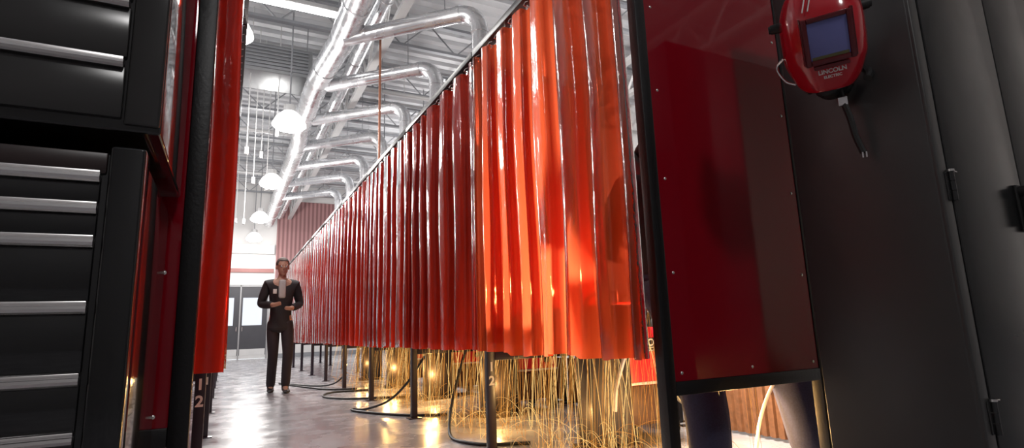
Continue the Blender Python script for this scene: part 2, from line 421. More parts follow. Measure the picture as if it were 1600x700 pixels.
bm = bmesh.new(); cyl(bm, (XL, 0, 0), (XR, 0, 0), .045, seg=12)
for x in (-6, -3, 0, 3, 6): cyl(bm, (x, 0, .03), (x, 0, .72), .008, seg=6)
sp0 = fin(bm, 'sprinkler_pipe', M['steel_light'], loc=(0, 10.4, 5.45)); tag(sp0, 'pale pipe crossing the hall under the roof, nearest of three', 'pipe', 'sprinkler pipes')
dup(sp0, (0, 13.6, 5.45), 'pale pipe crossing the hall under the roof, middle of three'); dup(sp0, (0, 17.4, 5.45), 'pale pipe crossing the hall under the roof, farthest of three')
for i, (x, y, z0) in enumerate(((.16, 9.5, 3.6), (.30, 10.2, 3.3), (.42, 10.6, 3.9), (.55, 11.0, 3.4), (.25, 13.5, 3.2), (.10, 15., 3.5), (.62, 9.9, 4.1))):
    t = thing('pendant_socket', '%s from the left of the thin pale socket cords hanging left of the trunk duct' % ORD[[1, 3, 4, 5, 2, 0, 6][i]], 'socket', (x, y, z0), 'hanging sockets')
    bm = bmesh.new(); cyl(bm, (0, 0, .08), (0, 0, ZC-.005-z0), .008, seg=8); fin(bm, 'cable', M['steel_light'], t)
    bm = bmesh.new(); box(bm, (-.03, -.03, 0), (.03, .03, .12), .008); fin(bm, 'socket_box', M['steel_light'], t)
bm = bmesh.new(); cyl(bm, (0, 0, 0), (0, 0, ZC-.005-2.6), .016, seg=10)
tag(fin(bm, 'drop_conduit', M['copper'], loc=(1.72, 7.15, 2.6)), 'copper coloured upright line rising from the curtain rail to the roof', 'conduit')
t = thing('air_unit', 'blue-grey ventilation box behind the curtain rail under the branch ducts', 'air unit', (3.4, 11.6, 3.0))
bm = bmesh.new(); box(bm, (-.6, -.5, 0), (.5, .5, .9), .06, 3); fin(bm, 'housing', pm('air_unit_grey', (.33, .36, .38), .4, .3), t)
bm = bmesh.new(); cyl(bm, (.3, -.53, .5), (.3, -.46, .5), .3, seg=24); fin(bm, 'fan_grille', M['machine_dark'], t)
for x in (-.5, .4):
    bm = bmesh.new(); cyl(bm, (x, 0, .9), (x, 0, ZC-.005-3.0), .012, seg=6); fin(bm, 'hanger_rod', M['steel_grey'], t)

# ------------------------------------------------------------------ booth rows
def partition(x0, x1, y, label, group, num=None, z_lo=.525, z_hi=2.44, top=2.60, frame='maroon_post', side=1, back_post=True):
    """frame with a dark red sheet: posts at x0 and x1 (x0 is the aisle side)"""
    t = thing('booth_partition', label, 'partition', (x0, y, 0), group)
    w = x1-x0; s = 1 if w > 0 else -1
    mt = M[frame]; h = .025
    bm = bmesh.new(); box(bm, (-h, -h, .008), (h, h, top), .004); fp = fin(bm, 'front_post', mt, t)
    bm = bmesh.new(); box(bm, (-.055, -.05, 0), (.055, .05, .008), .002); fin(bm, 'foot_plate', mt, t)
    bm = bmesh.new(); box(bm, (w-h, -h, .008), (w+h, h, top), .004); box(bm, (w-.05, -.05, 0), (w+.05, .05, .01), .002); fin(bm, 'back_post', mt, t)
    a, b = sorted((s*h, w-s*h))
    bm = bmesh.new(); box(bm, (a, -h, z_lo-.05), (b, h, z_lo), .003); fin(bm, 'bottom_rail', mt, t)
    bm = bmesh.new(); box(bm, (a, -h, z_hi), (b, h, z_hi+.05), .003); fin(bm, 'top_rail', mt, t)
    bm = bmesh.new(); box(bm, (a, -.020, z_lo), (b, -.010, z_hi), .001, 1); pn = fin(bm, 'panel', M['red_panel'], t, smooth=False)
    zs = [z_lo+.03+i*(z_hi-z_lo-.06)/5 for i in range(6)]
    pts = [(x, z) for x in (a+.035, b-.035) for z in zs]+[((a+b)/2, zs[0]), ((a+b)/2, zs[-1])]
    for (x, z) in pts:
        bm = bmesh.new(); sph(bm, (x, -.0215, z), .0065, (1, .6, 1), 10, 6); fin(bm, 'bolt', M['bolt'], pn)
    if num:
        for i, ch in enumerate(num):
            text_mesh(ch, .075, 'numeral', M['white_paint'], fp, (0, -h-.0008, .492-.083*i), (PI/2, 0, 0))
    return t
def rail(x, y0, y1, label, group, side, near=True):
    t = thing('curtain_rail', label, 'rail', (x, y0, 2.53), group)
    L = y1-y0; y0r = .003; L -= .003
    bm = bmesh.new(); box(bm, (-.035, y0r, .005), (.035, L, .05), .004); fin(bm, 'track', M['black_frame'], t)
    for i in range(16 if near else 0):
        o = link('hook', HOOK, None, t); o.location = (0, (i+.5)*L/16, 0)
    return t
def curtain_mesh(L, amp, folds, z0, z1, seed, skew):
    rnd = random.Random(seed)
    bm = bmesh.new(); nz = 26
    # irregular folds
    ws = [rnd.uniform(.7, 1.35) for _ in range(folds)]; tot = sum(ws); us = []; per = 16
    acc = 0
    samples = []
    for i, w in enumerate(ws):
        a = amp*rnd.uniform(.7, 1.25)
        for k in range(per):
            samples.append(((acc+w*k/per)/tot, k/per, a, i))
        acc += w
    samples.append((1., 0., amp, folds-1))
    w_ = [w/tot*L for w in ws]; ovr = [rnd.uniform(.07, .13) for _ in range(folds)]
    ph = [rnd.uniform(0, 6.28) for _ in range(folds)]; fr = [rnd.uniform(.7, 1.6) for _ in range(folds)]
    cols = []
    for u, p, a, i in samples:
        col = []
        for j in range(nz+1):
            v = j/nz; z = z0+(z1-z0)*v
            hang = 1-.25*v
            # flat face, rounded return fold
            wv = math.tanh(2.0*math.cos(2*PI*p))/math.tanh(2.0); ov = w_[i]*ovr[i]*hang*math.sin(4*PI*p)
            x = a*hang*wv + .004*math.sin(z*3.1*fr[i]+ph[i])
            yy = u*L + ov + .009*math.sin(z*2.2*fr[i]+ph[i]*1.7)*math.sin(PI*u)
            zz = z + (.010*math.sin(ph[i]*3) if j == 0 else 0)
            col.append(bm.verts.new((x, yy, zz)))
        cols.append(col)
    for a, b in zip(cols, cols[1:]):
        for j in range(nz): bm.faces.new((a[j], b[j], b[j+1], a[j+1]))
    if skew < 0:
        for v in bm.verts: v.co.x = -v.co.x
    return bm
bm = bmesh.new(); tube(bm, [V((0, .011*math.cos(a), .011*math.sin(a))) for a in [i*2*PI/12 for i in range(13)]], .004, 6)
o = fin(bm, 'grommet', M['bolt']); GROMMET = o.data; bpy.data.objects.remove(o)
bm = bmesh.new(); tube(bm, [(0, 0, .006), (-.022, 0, -.006), (-.030, 0, -.03), (0, 0, -.038), (.022, 0, -.030)], .003, 6)
o = fin(bm, 'hook', M['bolt']); HOOK = o.data; bpy.data.objects.remove(o)
def curtain(x, y0, y1, mat, label, group, seed, skew=-1, folds=10, amp=.034, near=True, z0=.585):
    t = thing('welding_curtain', label, 'curtain', (x, y0, 0), group)
    L = y1-y0
    bm = curtain_mesh(L-.02, amp, folds, z0, 2.515, seed, skew); o = fin(bm, 'curtain_sheet', mat, t, angle=1.5); o.location = (0, .01, 0)
    for i in range(16 if near else 0):
        o = link('grommet', GROMMET, None, t); o.location = (0, (i+.5)*L/16, 2.495)
    return t

RX, LX, LP0 = 1.47, -.095, 1.80
NR, NL = 9, 8
for k in range(NR+1):
    y = P0+PITCH*k
    lab = ['dark red end panel in black frame beside the tall locker', 'partition whose front post reads 12, beside the bright orange curtain'][k] if k < 2 else \
        'partition at the %s post back from the front corner of the right row' % ORD[k]
    partition(RX, 2.345 if k == 0 else 2.30, y, lab, 'partitions of the right booth row', num='12' if k == 1 else None,
              z_lo=.505 if k == 0 else .58, frame='black_frame' if k == 0 else 'maroon_post')
for k in range(NL+1):
    y = LP0+PITCH*k
    lab = ['dark red end panel in black frame behind the tool chest', 'left row partition whose thin post reads 12', 'left row partition whose thin post reads 11', 'left row partition whose thin post ends in 0'][k] if k < 4 else \
        'partition at the %s post back along the left curtains' % ORD[k]
    partition(LX, LX-1.1, y, lab, 'partitions of the left booth row', num={1: '12', 2: '11', 3: '10'}.get(k), z_lo=.495 if k == 0 else .56,
              frame='black_frame' if k == 0 else 'maroon_post')
for k in range(NR):
    y0 = P0+PITCH*k+.027; y1 = y0+PITCH-.054
    rail(RX-.04, y0-.025, y1+.025, 'black curtain rail over the %s curtain of the right row' % ORD[k], 'right curtain rails', -1, k < 5)
    lab = 'bright orange curtain lit from inside, nearest of the right row' if k == 0 else \
        'glossy dark red curtain, %s back from the front of the right row' % ORD[k]
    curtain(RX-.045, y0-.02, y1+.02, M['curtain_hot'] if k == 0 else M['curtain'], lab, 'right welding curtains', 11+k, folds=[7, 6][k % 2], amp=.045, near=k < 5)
for k in range(NL):
    y0 = LP0+PITCH*k+.027; y1 = y0+PITCH-.054
    rail(LX+.085, y0-.025, y1+.025, 'rail over the %s curtain of the left row' % ORD[k], 'left curtain rails', 1, k < 3)
    curtain(LX+.06, y0-.02, y1+.02, M['curtain'], 'red curtain of the left row, %s back from the tool chest' % ORD[k], 'left welding curtains', 31+k, skew=1, folds=[7, 6][k % 2], amp=.038, near=k < 3, z0=.625 if k == 0 else .585)

# ------------------------------------------------------------------ tool cabinets on the left
def pull(parent, x0, x1, z, y):
    bm = bmesh.new()
    tube(bm, [(x0, y-.012, z), (x1, y-.012, z)], .0085, 10)
    box(bm, (x0, y-.016, z+.001), (x1, y+.004, z+.0135), .002)
    return fin(bm, 'handle', M['chrome'], parent)
CX, CY = -.128, 1.20   # front right corner of the chest
t = thing('tool_chest', 'glossy black upper tool chest with long silver drawer pulls', 'tool chest', (CX, CY, 1.105))
W, D, Hc = .95, .545, .66
bm = bmesh.new(); box(bm, (-W, .0, 0), (0, D, Hc), .006, 3); fin(bm, 'body', M['black_gloss'], t)
bm = bmesh.new(); box(bm, (-.060, -.008, .012), (-.002, .004, Hc-.01), .005, 3); fin(bm, 'corner_strip', M['drawer_sheen'], t)
for i, (z0, z1) in enumerate(((.022, .136), (.142, .258), (.264, .38), (.386, .50), (.506, .62))):
    bm = bmesh.new(); box(bm, (-W+.06, -.012, z0), (-.0635, .003, z1-.014), .003); d = fin(bm, 'drawer', M['drawer_sheen'], t)
    pull(d, -W+.065, -.0665, z1-.010, -.006)
RXc, RYc = -.147, 1.205
t = thing('roller_cabinet', 'glossy black lower tool cabinet under the chest', 'tool cabinet', (RXc, RYc, 0))
W, D = .92, .54
bm = bmesh.new(); box(bm, (-W, .004, .12), (-.004, D, 1.066), .012, 4); fin(bm, 'body', M['black_gloss'], t)
bm = bmesh.new(); box(bm, (-.056, -.014, .13), (0, .05, 1.074), .007, 4); fin(bm, 'corner_post', M['black_gloss'], t)
bm = bmesh.new(); box(bm, (-W+.02, -.002, 1.022), (-.060, .02, 1.062), .003); fin(bm, 'top_strip', pm('dark_brown_strip', (.028, .014, .014), .3), t)
zs = [1.015, .957, .897, .782, .662, .567, .44, .30]
for i in range(len(zs)-1):
    bm = bmesh.new(); box(bm, (-W+.06, -.006, zs[i+1]+.008), (-.0665, .012, zs[i]-.006), .003); d = fin(bm, 'drawer', M['black_gloss'], t)
    pull(d, -W+.065, -.0665, zs[i]-.004, -.001)
for x in (-.1, -.8):
    for y in (.08, .5):
        bm = bmesh.new(); cyl(bm, (x-.02, y, .055), (x+.02, y, .055), .055, seg=20); box(bm, (x-.03, y-.03, .1), (x+.03, y+.03, .121)); fin(bm, 'caster', M['rubber'], t)

# ------------------------------------------------------------------ locker on the right
LK = V((1.90, .865, 0)); LW, LD, LH = .92, .462, 2.12
t = thing('storage_locker', 'tall dark grey steel locker with the red helmet on its side', 'locker', LK)
bm = bmesh.new(); box(bm, (0, .004, 0), (LW, LD, LH), .007, 3); fin(bm, 'body', M['locker'], t)
bm = bmesh.new(); box(bm, (.002, -.004, .01), (.052, .012, LH-.01), .004, 3); fin(bm, 'door_jamb', M['locker'], t)
for i, (x0, x1) in enumerate(((.058, .512), (.518, LW-.02))):
    bm = bmesh.new(); box(bm, (x0, -.006, .06), (x1, .010, LH-.04), .003); d = fin(bm, 'door', M['locker_door'], t)
    if i == 0:
        bm = bmesh.new(); hx = .478
        box(bm, (hx-.022, -.014, .20+.78), (hx+.022, -.004, 1.14), .004); box(bm, (hx-.012, -.036, 1.00), (hx+.012, -.012, 1.125), .006)
        cyl(bm, (hx, -.036, 1.115), (hx, -.012, 1.115), .02, seg=16); fin(bm, 'handle', M['rubber'], d)
        for z in (1.10, .425, 1.80):
            bm = bmesh.new(); cyl(bm, (.052, -.012, z-.045), (.052, -.012, z-.016), .009, seg=12); cyl(bm, (.052, -.012, z-.014), (.052, -.012, z+.014), .009, seg=12); cyl(bm, (.052, -.012, z+.016), (.052, -.012, z+.045), .009, seg=12)
            box(bm, (.030, -.008, z-.045), (.074, -.003, z+.045), .002); h = fin(bm, 'hinge', M['locker_door'], d)
            bm = bmesh.new(); cyl(bm, (.052, -.012, z+.045), (.052, -.012, z+.052), .011, seg=12); cyl(bm, (.052, -.014, z+.049), (.085, -.014, z+.047), .002, seg=6); fin(bm, 'hinge_pin', M['bolt'], h)
bm = bmesh.new(); tube(bm, [(.0, .20, 1.06+.62), (-.05, .20, 1.675), (-.13, .20, 1.675), (-.135, .20, 1.70)], .005, 8); fin(bm, 'hook', M['bolt'], t)

# ------------------------------------------------------------------ welding helmet
def helmet(parent, shell_mat, loc, rot, scale=1., logo=True):
    t = parent
    def prof(v):   # v 0 chin .. 1 top: half width, depth, z
        z = -.155+.335*v
        w = .072+.052*min(1, v/.32)**.6 if v < .32 else .124*(1-.30*max(0, (v-.62)/.38)**2.2)
        d = .085+.060*min(1, v/.45) if v < .45 else .145*(1-.55*max(0, (v-.55)/.45)**2.0)
        return w, d, z
    bm = bmesh.new(); nu, nv = 28, 22; g = []
    for j in range(nv+1):
        w, d, z = prof(j/nv); row = []
        for i in range(nu+1):
            a = (-112+224*i/nu)*PI/180
            sx, cy_ = math.sin(a), math.cos(a)
            e = .72
            x = w*math.copysign(abs(sx)**e, sx); y = -d*math.copysign(abs(cy_)**(.8 if cy_ > 0 else 1), cy_)
            if cy_ < 0: x = w*math.copysign(1, sx)*(1-.02*abs(cy_))
            row.append(bm.verts.new((x, y, z)))
        g.append(row)
    for a, b in zip(g, g[1:]):
        for i in range(nu): bm.faces.new((a[i], a[i+1], b[i+1], b[i]))
    top = bm.verts.new((0, -.01, .192))
    for i in range(nu): bm.faces.new((g[-1][i], g[-1][i+1], top))
    sh = fin(bm, 'shell', shell_mat, t, angle=1.2)
    so = sh.modifiers.new('Solidify', 'SOLIDIFY'); so.thickness = .004; so.offset = -1
    sd = sh.modifiers.new('Subdivision', 'SUBSURF'); sd.levels = 1; sd.render_levels = 1
    # raised lens frame and lens
    bm = bmesh.new(); fy = -.158
    for a, b in (((-.072, -.055), (-.056, .095)), ((.056, -.055), (.072, .095)), ((-.056, .080), (.056, .095)), ((-.056, -.055), (.056, -.038))):
        box(bm, (a[0], fy, a[1]), (b[0], -.10, b[1]), .004)
    fr_ = fin(bm, 'lens_frame', M['lens_frame'], t)
    bm = bmesh.new(); box(bm, (-.057, fy+.006, -.039), (.057, -.105, .081), .002); fin(bm, 'lens', M['lens'], t)
    bm = bmesh.new(); box(bm, (-.052, fy+.004, -.038), (.052, fy+.008, -.028), .001); fin(bm, 'lens_gasket', pm('olive_strip', (.10, .09, .03), .4), fr_)
    for s in (-1, 1):
        bm = bmesh.new(); cyl(bm, (s*.118, .028, .085), (s*.150, .028, .085), .019, .016, 14); cyl(bm, (s*.150, .028, .085), (s*.156, .028, .085), .013, seg=14); fin(bm, 'pivot_knob', M['rubber'], t)
        bm = bmesh.new(); bx = [(s*.066, -.135, .175), (s*.088, -.095, .10), (s*.098, -.09, .02)]
        box(bm, (s*.0735-.002, -.152, -.05), (s*.0735+.002, -.105, .10), .001)
        fin(bm, 'cheek_stripe', M['lens_frame'], sh)
    bm = bmesh.new(); box(bm, (-.050, -.1555, -.070), (.050, -.130, -.058), .002); fin(bm, 'chin_vent', M['lens_frame'], sh)
    for k in range(2):  # thin white rods painting in highlights at the top of the shell
        bm = bmesh.new(); cyl(bm, (-.060+.016*k, -.128+.004*k, .118), (-.040+.016*k, -.085, .172), .0022, seg=6); fin(bm, 'highlight_stripe', M['white_paint'], sh)
    # headgear band behind with dangling strap
    bm = bmesh.new()
    pts = [(.03+.1*math.cos(a), .045+.075*math.sin(a), -.14+.03*math.sin(a)) for a in [i*PI/12*1.0 for i in range(-2, 15)]]
    tube(bm, pts, .013, 8); hb = fin(bm, 'headband', M['rubber'], t)
    bm = bmesh.new(); tube(bm, [(-.06, .07, -.14), (-.05, .10, .0), (.01, .105, .06), (.07, .10, .0), (.12, .07, -.14)], .010, 8); fin(bm, 'crown_band', M['rubber'], hb)
    bm = bmesh.new(); cyl(bm, (.03, .115, -.12), (.03, .145, -.12), .03, .026, 16); fin(bm, 'ratchet_knob', M['rubber'], hb)
    bm = bmesh.new()
    for k in range(5): sph(bm, (.02+.012*k-.02, .02+.016*k, -.165-.012*(k % 2)), .036, (1.2, 1, .8), 12, 8)
    fin(bm, 'sweat_pad', M['rubber'], hb)
    if logo:
        text_mesh('LINCOLN', .019, 'lettering', M['white_paint'], sh, (0, -.141, -.082), (PI/2-.25, 0, 0))
        text_mesh('ELECTRIC', .012, 'lettering', M['white_paint'], sh, (0, -.137, -.100), (PI/2-.25, 0, 0))
    t.location = loc; t.rotation_euler = rot; t.scale = (scale,)*3
    return t
face = V((-.80, -.60, -.10))
hz = math.atan2(face.y, face.x)+PI/2
t = thing('welding_helmet', 'red welding helmet with square violet lens hanging on the locker side', 'helmet')
helmet(t, M['red_shell'], (1.735, 1.050, 1.625), (.50, -.05, hz), .98)
bm = bmesh.new(); tube(bm, smooth_path([(.03, .03, -.15), (.035, .0, -.21), (.045, -.03, -.27), (.05, -.06, -.33), (.062, -.09, -.385)]), .011, 8); st = fin(bm, 'chin_strap', M['rubber'], t)
bm = bmesh.new(); box(bm, (.018, -.016, -.225), (.048, .012, -.195), .003); fin(bm, 'buckle', M['chrome'], st)
for q in (.055, .066):
    bm = bmesh.new(); box(bm, (q, -.106, -.398), (q+.005, -.092, -.378), .001); fin(bm, 'strap_tip', M['chrome'], st)
bm = bmesh.new(); tube(bm, smooth_path([(-.125, .0, -.02), (-.15, .02, -.05), (-.13, .01, -.10), (-.10, 0, -.12)]), .004, 6); fin(bm, 'wire_clip', M['chrome'], t)

# ------------------------------------------------------------------ welding gear in the booths
def table(x, y, label):
    t = thing('welding_table', label, 'table', (x, y, 0), 'welding tables in the right booths')
    bm = bmesh.new(); box(bm, (-.30, -.36, .80), (.36, -.05, .83), .004); box(bm, (-.30, -.06, .80), (.10, .26, .83), .004); fin(bm, 'tabletop', M['table_steel'], t)
    bm = bmesh.new(); box(bm, (-.15, -.08, .03), (.15, .08, .80), .012); fin(bm, 'pedestal', M['table_steel'], t)
    bm = bmesh.new(); box(bm, (-.17, -.13, 0), (.17, .13, .03), .006); fin(bm, 'foot', M['table_steel'], t)
    bm = bmesh.new(); box(bm, (-.1, -.15, .83), (.14, .02, .842), .002); box(bm, (.0, -.09, .842), (.012, -.03, .90), .002); fin(bm, 'workpiece_holder', M['table_steel'], t)
    return t
t1 = table(2.06, 2.86, 'dark steel pedestal table in the bright orange nearest booth')
tabs = [dup(t1, (2.12, P0+PITCH*(k+.5)+.45, 0), 'dark steel pedestal table in the %s booth of the right row' % ORD[k]) for k in (1, 2, 3, 4)]
def machine(x, y, label, text=True):
    t = thing('welding_machine', label, 'welding machine', (x, y, 0), 'welding machines in the right booths')
    bm = bmesh.new(); box(bm, (-.22, 0, .34), (.22, .55, .86), .02, 3); fin(bm, 'case', M['machine_red'], t)
    bm = bmesh.new(); box(bm, (-.215, -.006, .345), (.215, .01, .363), .003); fin(bm, 'trim_strip', M['steel_light'], t)
    bm = bmesh.new(); box(bm, (-.20, -.006, .70), (.20, .006, .84), .004); fp = fin(bm, 'control_panel', M['machine_dark'], t)
    for i in range(3):
        bm = bmesh.new(); cyl(bm, (-.12+.12*i, -.026, .77), (-.12+.12*i, -.004, .77), .024, seg=18); fin(bm, 'knob', M['rubber'], fp)
    bm = bmesh.new(); box(bm, (-.11, -.004, .545), (.16, .004, .63), .002); lp = fin(bm, 'name_plate', M['machine_dark'], t)
    text_mesh('LINCOLN', .062, 'lettering', M['white_paint'], lp, (.025, -.0048, .60), (PI/2, 0, 0))
    text_mesh('ELECTRIC', .034, 'lettering', M['white_paint'], lp, (.025, -.0048, .56), (PI/2, 0, 0))
    bm = bmesh.new(); cyl(bm, (.10, -.028, .44), (.10, .006, .44), .026, .03, 18); cyl(bm, (.10, -.034, .44), (.10, -.026, .44), .016, seg=14); fin(bm, 'cable_socket', M['machine_dark'], t)
    bm = bmesh.new(); tube(bm, [(-.18, .06, .85), (-.18, .06, .93), (-.18, .48, .93), (-.18, .48, .85)], .012, 8); fin(bm, 'carry_bar', M['machine_dark'], t)
    bm = bmesh.new(); tube(bm, [(.18, .06, .85), (.18, .06, .93), (.18, .48, .93), (.18, .48, .85)], .012, 8); fin(bm, 'carry_bar', M['machine_dark'], t)
    bm = bmesh.new(); box(bm, (-.20, .02, .10), (.20, .53, .34), .01); fin(bm, 'cart', pm('brown_cart', (.10, .05, .03), .5, .2, .4, 14), t)
    for sx in (-.19, .19):
        for yy in (.08, .46):
            bm = bmesh.new(); cyl(bm, (sx-.02, yy, .075), (sx+.02, yy, .075), .075, seg=22); fin(bm, 'wheel', M['rubber'], t)
    return t
m1 = machine(2.43, 2.86, 'red welding machine with white lettering in the nearest booth')
for k in (1, 2, 3): dup(m1, (2.49, P0+PITCH*(k+.5)+.45, 0), 'red welding machine in the %s booth of the right row' % ORD[k])

for k in range(4):  # added sheets that block the bright floor and darken the booth background
    t = thing('brown_backdrop', 'added low brown sheet hiding the bright hall floor behind the %s booth' % ORD[k], 'backdrop', (2.98, P0+PITCH*k+.03, 0), 'brown backdrop sheets behind the right booths')
    bm = bmesh.new(); n = 24; pr = []
    for i in range(n): pr += [((i+.0)*1.50/n, 0), ((i+.5)*1.50/n, 0), ((i+.6)*1.50/n, .018), ((i+.9)*1.50/n, .018)]
    fr0 = [[bm.verts.new((x+o_, y, z)) for y, x in pr] for o_ in (0, .004) for z in (.02, .42)]
    for a_, b_ in ((0, 1), (1, 3), (3, 2), (2, 0)):
        for i in range(len(pr)-1): bm.faces.new((fr0[a_][i], fr0[a_][i+1], fr0[b_][i+1], fr0[b_][i]))
    fin(bm, 'sheet', M['backdrop'], t, smooth=False)
    for yy in (.03, 1.46):
        bm = bmesh.new(); box(bm, (.024, yy-.02, 0), (.06, yy+.02, .44), .003); box(bm, (-.08, yy-.02, 0), (.14, yy+.02, .012), .002); fin(bm, 'stand', M['black_frame'], t)

def hose(name, label, pts, r, mat, cat='hose', group=None):
    bm = bmesh.new(); o = V((pts[0][0], pts[0][1], 0)); tube(bm, [p-o for p in smooth_path(pts)], r, 8)
    return tag(fin(bm, name, mat, loc=o), label, cat, group)
r_ = .011
hose('welding_cable', 'black cable looping out by the second post into the aisle', [(1.60, 4.90, .50), (1.52, 5.12, .28), (1.40, 5.35, .10), (1.24, 5.60, r_), (1.14, 5.70, r_), (1.13, 5.55, r_), (1.26, 5.25, r_), (1.48, 4.92, r_), (1.75, 4.75, r_)], r_, M['rubber'], 'cable', 'cables on the floor')
hose('welding_cable', 'black cable looping out by the third post, lying flat on the floor', [(1.85, 6.35, r_), (1.50, 6.50, r_), (1.25, 6.65, r_), (1.08, 6.98, r_), (1.12, 7.30, r_), (1.28, 7.50, r_), (1.7, 7.45, r_)], r_, M['rubber'], 'cable', 'cables on the floor')
hose('welding_cable', 'farthest black cable loop on the floor beside the walking person', [(1.52, 8.05, .2), (1.40, 8.25, .06), (1.22, 8.6, r_), (.95, 9.2, r_), (.80, 9.6, r_), (.86, 9.3, r_), (1.08, 8.45, r_), (1.28, 7.92, r_), (1.6, 7.75, r_)], r_, M['rubber'], 'cable', 'cables on the floor')
hose('welding_cable', 'black cable hanging down and curling on the floor left of post 12', [(1.62, 3.95, .60), (1.58, 4.02, .40), (1.52, 4.00, .22), (1.44, 3.86, .07), (1.40, 3.70, r_), (1.43, 3.50, r_), (1.52, 3.36, r_), (1.75, 3.25, r_)], r_, M['rubber'], 'cable', 'cables on the floor')
hose('gas_hose', 'pale curved hose in front of the dark table pedestal', [(2.12, 2.62, .62), (2.04, 2.60, .56), (1.98, 2.59, .46), (1.95, 2.60, .36), (1.95, 2.62, .25)], .011, M['hose_white'])
hose('ground_lead', 'thin dark lead slung between the legs of the jeans', [(1.95, 2.16, .42), (2.05, 2.2, .33), (2.2, 2.22, .30), (2.35, 2.24, .34), (2.45, 2.30, .44), (2.5, 2.5, .60)], .008, M['rubber'], 'lead')
hose('torch_cable', 'pale cable arching beside the right leg of the jeans', [(2.40, 2.1, .02), (2.44, 2.06, .25), (2.52, 2.0, .43), (2.62, 1.96, .44), (2.72, 1.94, .30), (2.78, 1.95, .02)], .009, M['hose_white'], 'cable')

# ------------------------------------------------------------------ people
def skin_mesh(name, chains, mat, parent, sub=2, extra=None, voxel=None):
    """chains: list of polylines of (x,y,z,r); chains sharing a point are merged by position"""
    verts, rad, edges, idx = [], [], [], {}
    for ch in chains:
        prev = None
        for p in ch:
            key = tuple(round(c, 4) for c in p[:3])
            if key not in idx:
                idx[key] = len(verts); verts.append(p[:3]); rad.append(p[3])
            i = idx[key]
            if prev is not None and prev != i: edges.append((prev, i))
            prev = i
    me = bpy.data.meshes.new(name); me.from_pydata(verts, edges, [])
    o = bpy.data.objects.new('tmp_skin', me); COL.objects.link(o)
    md = o.modifiers.new('Skin', 'SKIN'); md.use_smooth_shade = True
    for i, sv in enumerate(me.skin_vertices[0].data):
        r = rad[i]; sv.radius = r if isinstance(r, tuple) else (r, r)
        sv.use_root = (i == 0)
    if sub:
        sb = o.modifiers.new('Sub', 'SUBSURF'); sb.levels = sub; sb.render_levels = sub
    dg = bpy.context.evaluated_depsgraph_get(); dg.update()
    m2 = bpy.data.meshes.new_from_object(o.evaluated_get(dg))
    bpy.data.objects.remove(o)
    if extra or voxel:
        bm = bmesh.new(); bm.from_mesh(m2)
        if extra: extra(bm)
        m3 = bpy.data.meshes.new(name); bm.to_mesh(m3); bm.free()
        o = bpy.data.objects.new('tmp_rm', m3); COL.objects.link(o)
        rm = o.modifiers.new('Remesh', 'REMESH'); rm.mode = 'VOXEL'; rm.voxel_size = voxel or .01; rm.use_smooth_shade = True
        sm = o.modifiers.new('Smooth', 'SMOOTH'); sm.iterations = 3; sm.factor = .5
        dg = bpy.context.evaluated_depsgraph_get(); dg.update()
        m2 = bpy.data.meshes.new_from_object(o.evaluated_get(dg)); bpy.data.objects.remove(o)
    for p in m2.polygons: p.use_smooth = True
    m2.materials.clear(); m2.materials.append(mat)
    return link(name, m2, None, parent)

def lerp4(a, b, t): return tuple(x+(y-x)*t for x, y in zip(a, b))
def hand(wrist, d, palm_n, curl=.5, r=.0085, side=1):
    """chains of a hand: wrist point, finger direction d, palm normal"""
    d = V(d).normalized(); n = V(palm_n).normalized(); s = d.cross(n).normalized()*side
    w = V(wrist); out = []
    palm = w+d*.045
    out.append([(*w, .024), (*palm, (.030, .018)), (*(w+d*.085), (.034, .016))])
    L = [.070, .080, .074, .058]
    for i in range(4):
        b = w+d*.085+s*(.030-.020*i); ch = [(*(w+d*.05+s*(.012-.008*i)), .012), (*b, r*1.15)]
        p = b; dd = d.copy()
        for k, fr in enumerate((.45, .32, .23)):
            dd = (dd+n*curl*(.55+.35*k)).normalized(); p = p+dd*L[i]*fr; ch.append((*p, r*(1-.1*k)))
        out.append(ch)
    b = w+d*.03+s*.022
    out.append([(*(w+d*.02), .018), (*b, .013), (*(b+(s*.8+d*.7+n*.3).normalized()*.035), .0105), (*(b+(s*.8+d*.7+n*.3).normalized()*.035+(d+n*.6).normalized()*.030), .009)])
    return out

def head_extra(c, fdir):
    """head of a person centred at c, looking along fdir"""
    fd = V(fdir).normalized(); z = V((0, 0, 1)); s = fd.cross(z).normalized(); u = s.cross(fd).normalized()
    R = Matrix((s, fd, u)).transposed().to_4x4(); T = Matrix.Translation(V(c)) @ R
    def f_(bm):
        def el(p, r):
            bmesh.ops.create_uvsphere(bm, u_segments=24, v_segments=16, radius=1, matrix=T @ Matrix.Translation(V(p)) @ Matrix.Diagonal(V(r).to_4d()))
        el((0, -.012, .03), (.078, .096, .092)); el((0, .022, -.035), (.062, .070, .082)); el((0, .055, -.085), (.034, .034, .030))
        el((0, .096, -.012), (.013, .022, .026)); el((0, .086, .012), (.010, .014, .03)); el((0, .082, -.058), (.026, .014, .012))
        el((.032, .072, .024), (.024, .016, .010)); el((-.032, .072, .024), (.024, .016, .010))
        for q in (-1, 1): el((q*.078, -.008, -.008), (.012, .020, .032))
    return f_, T
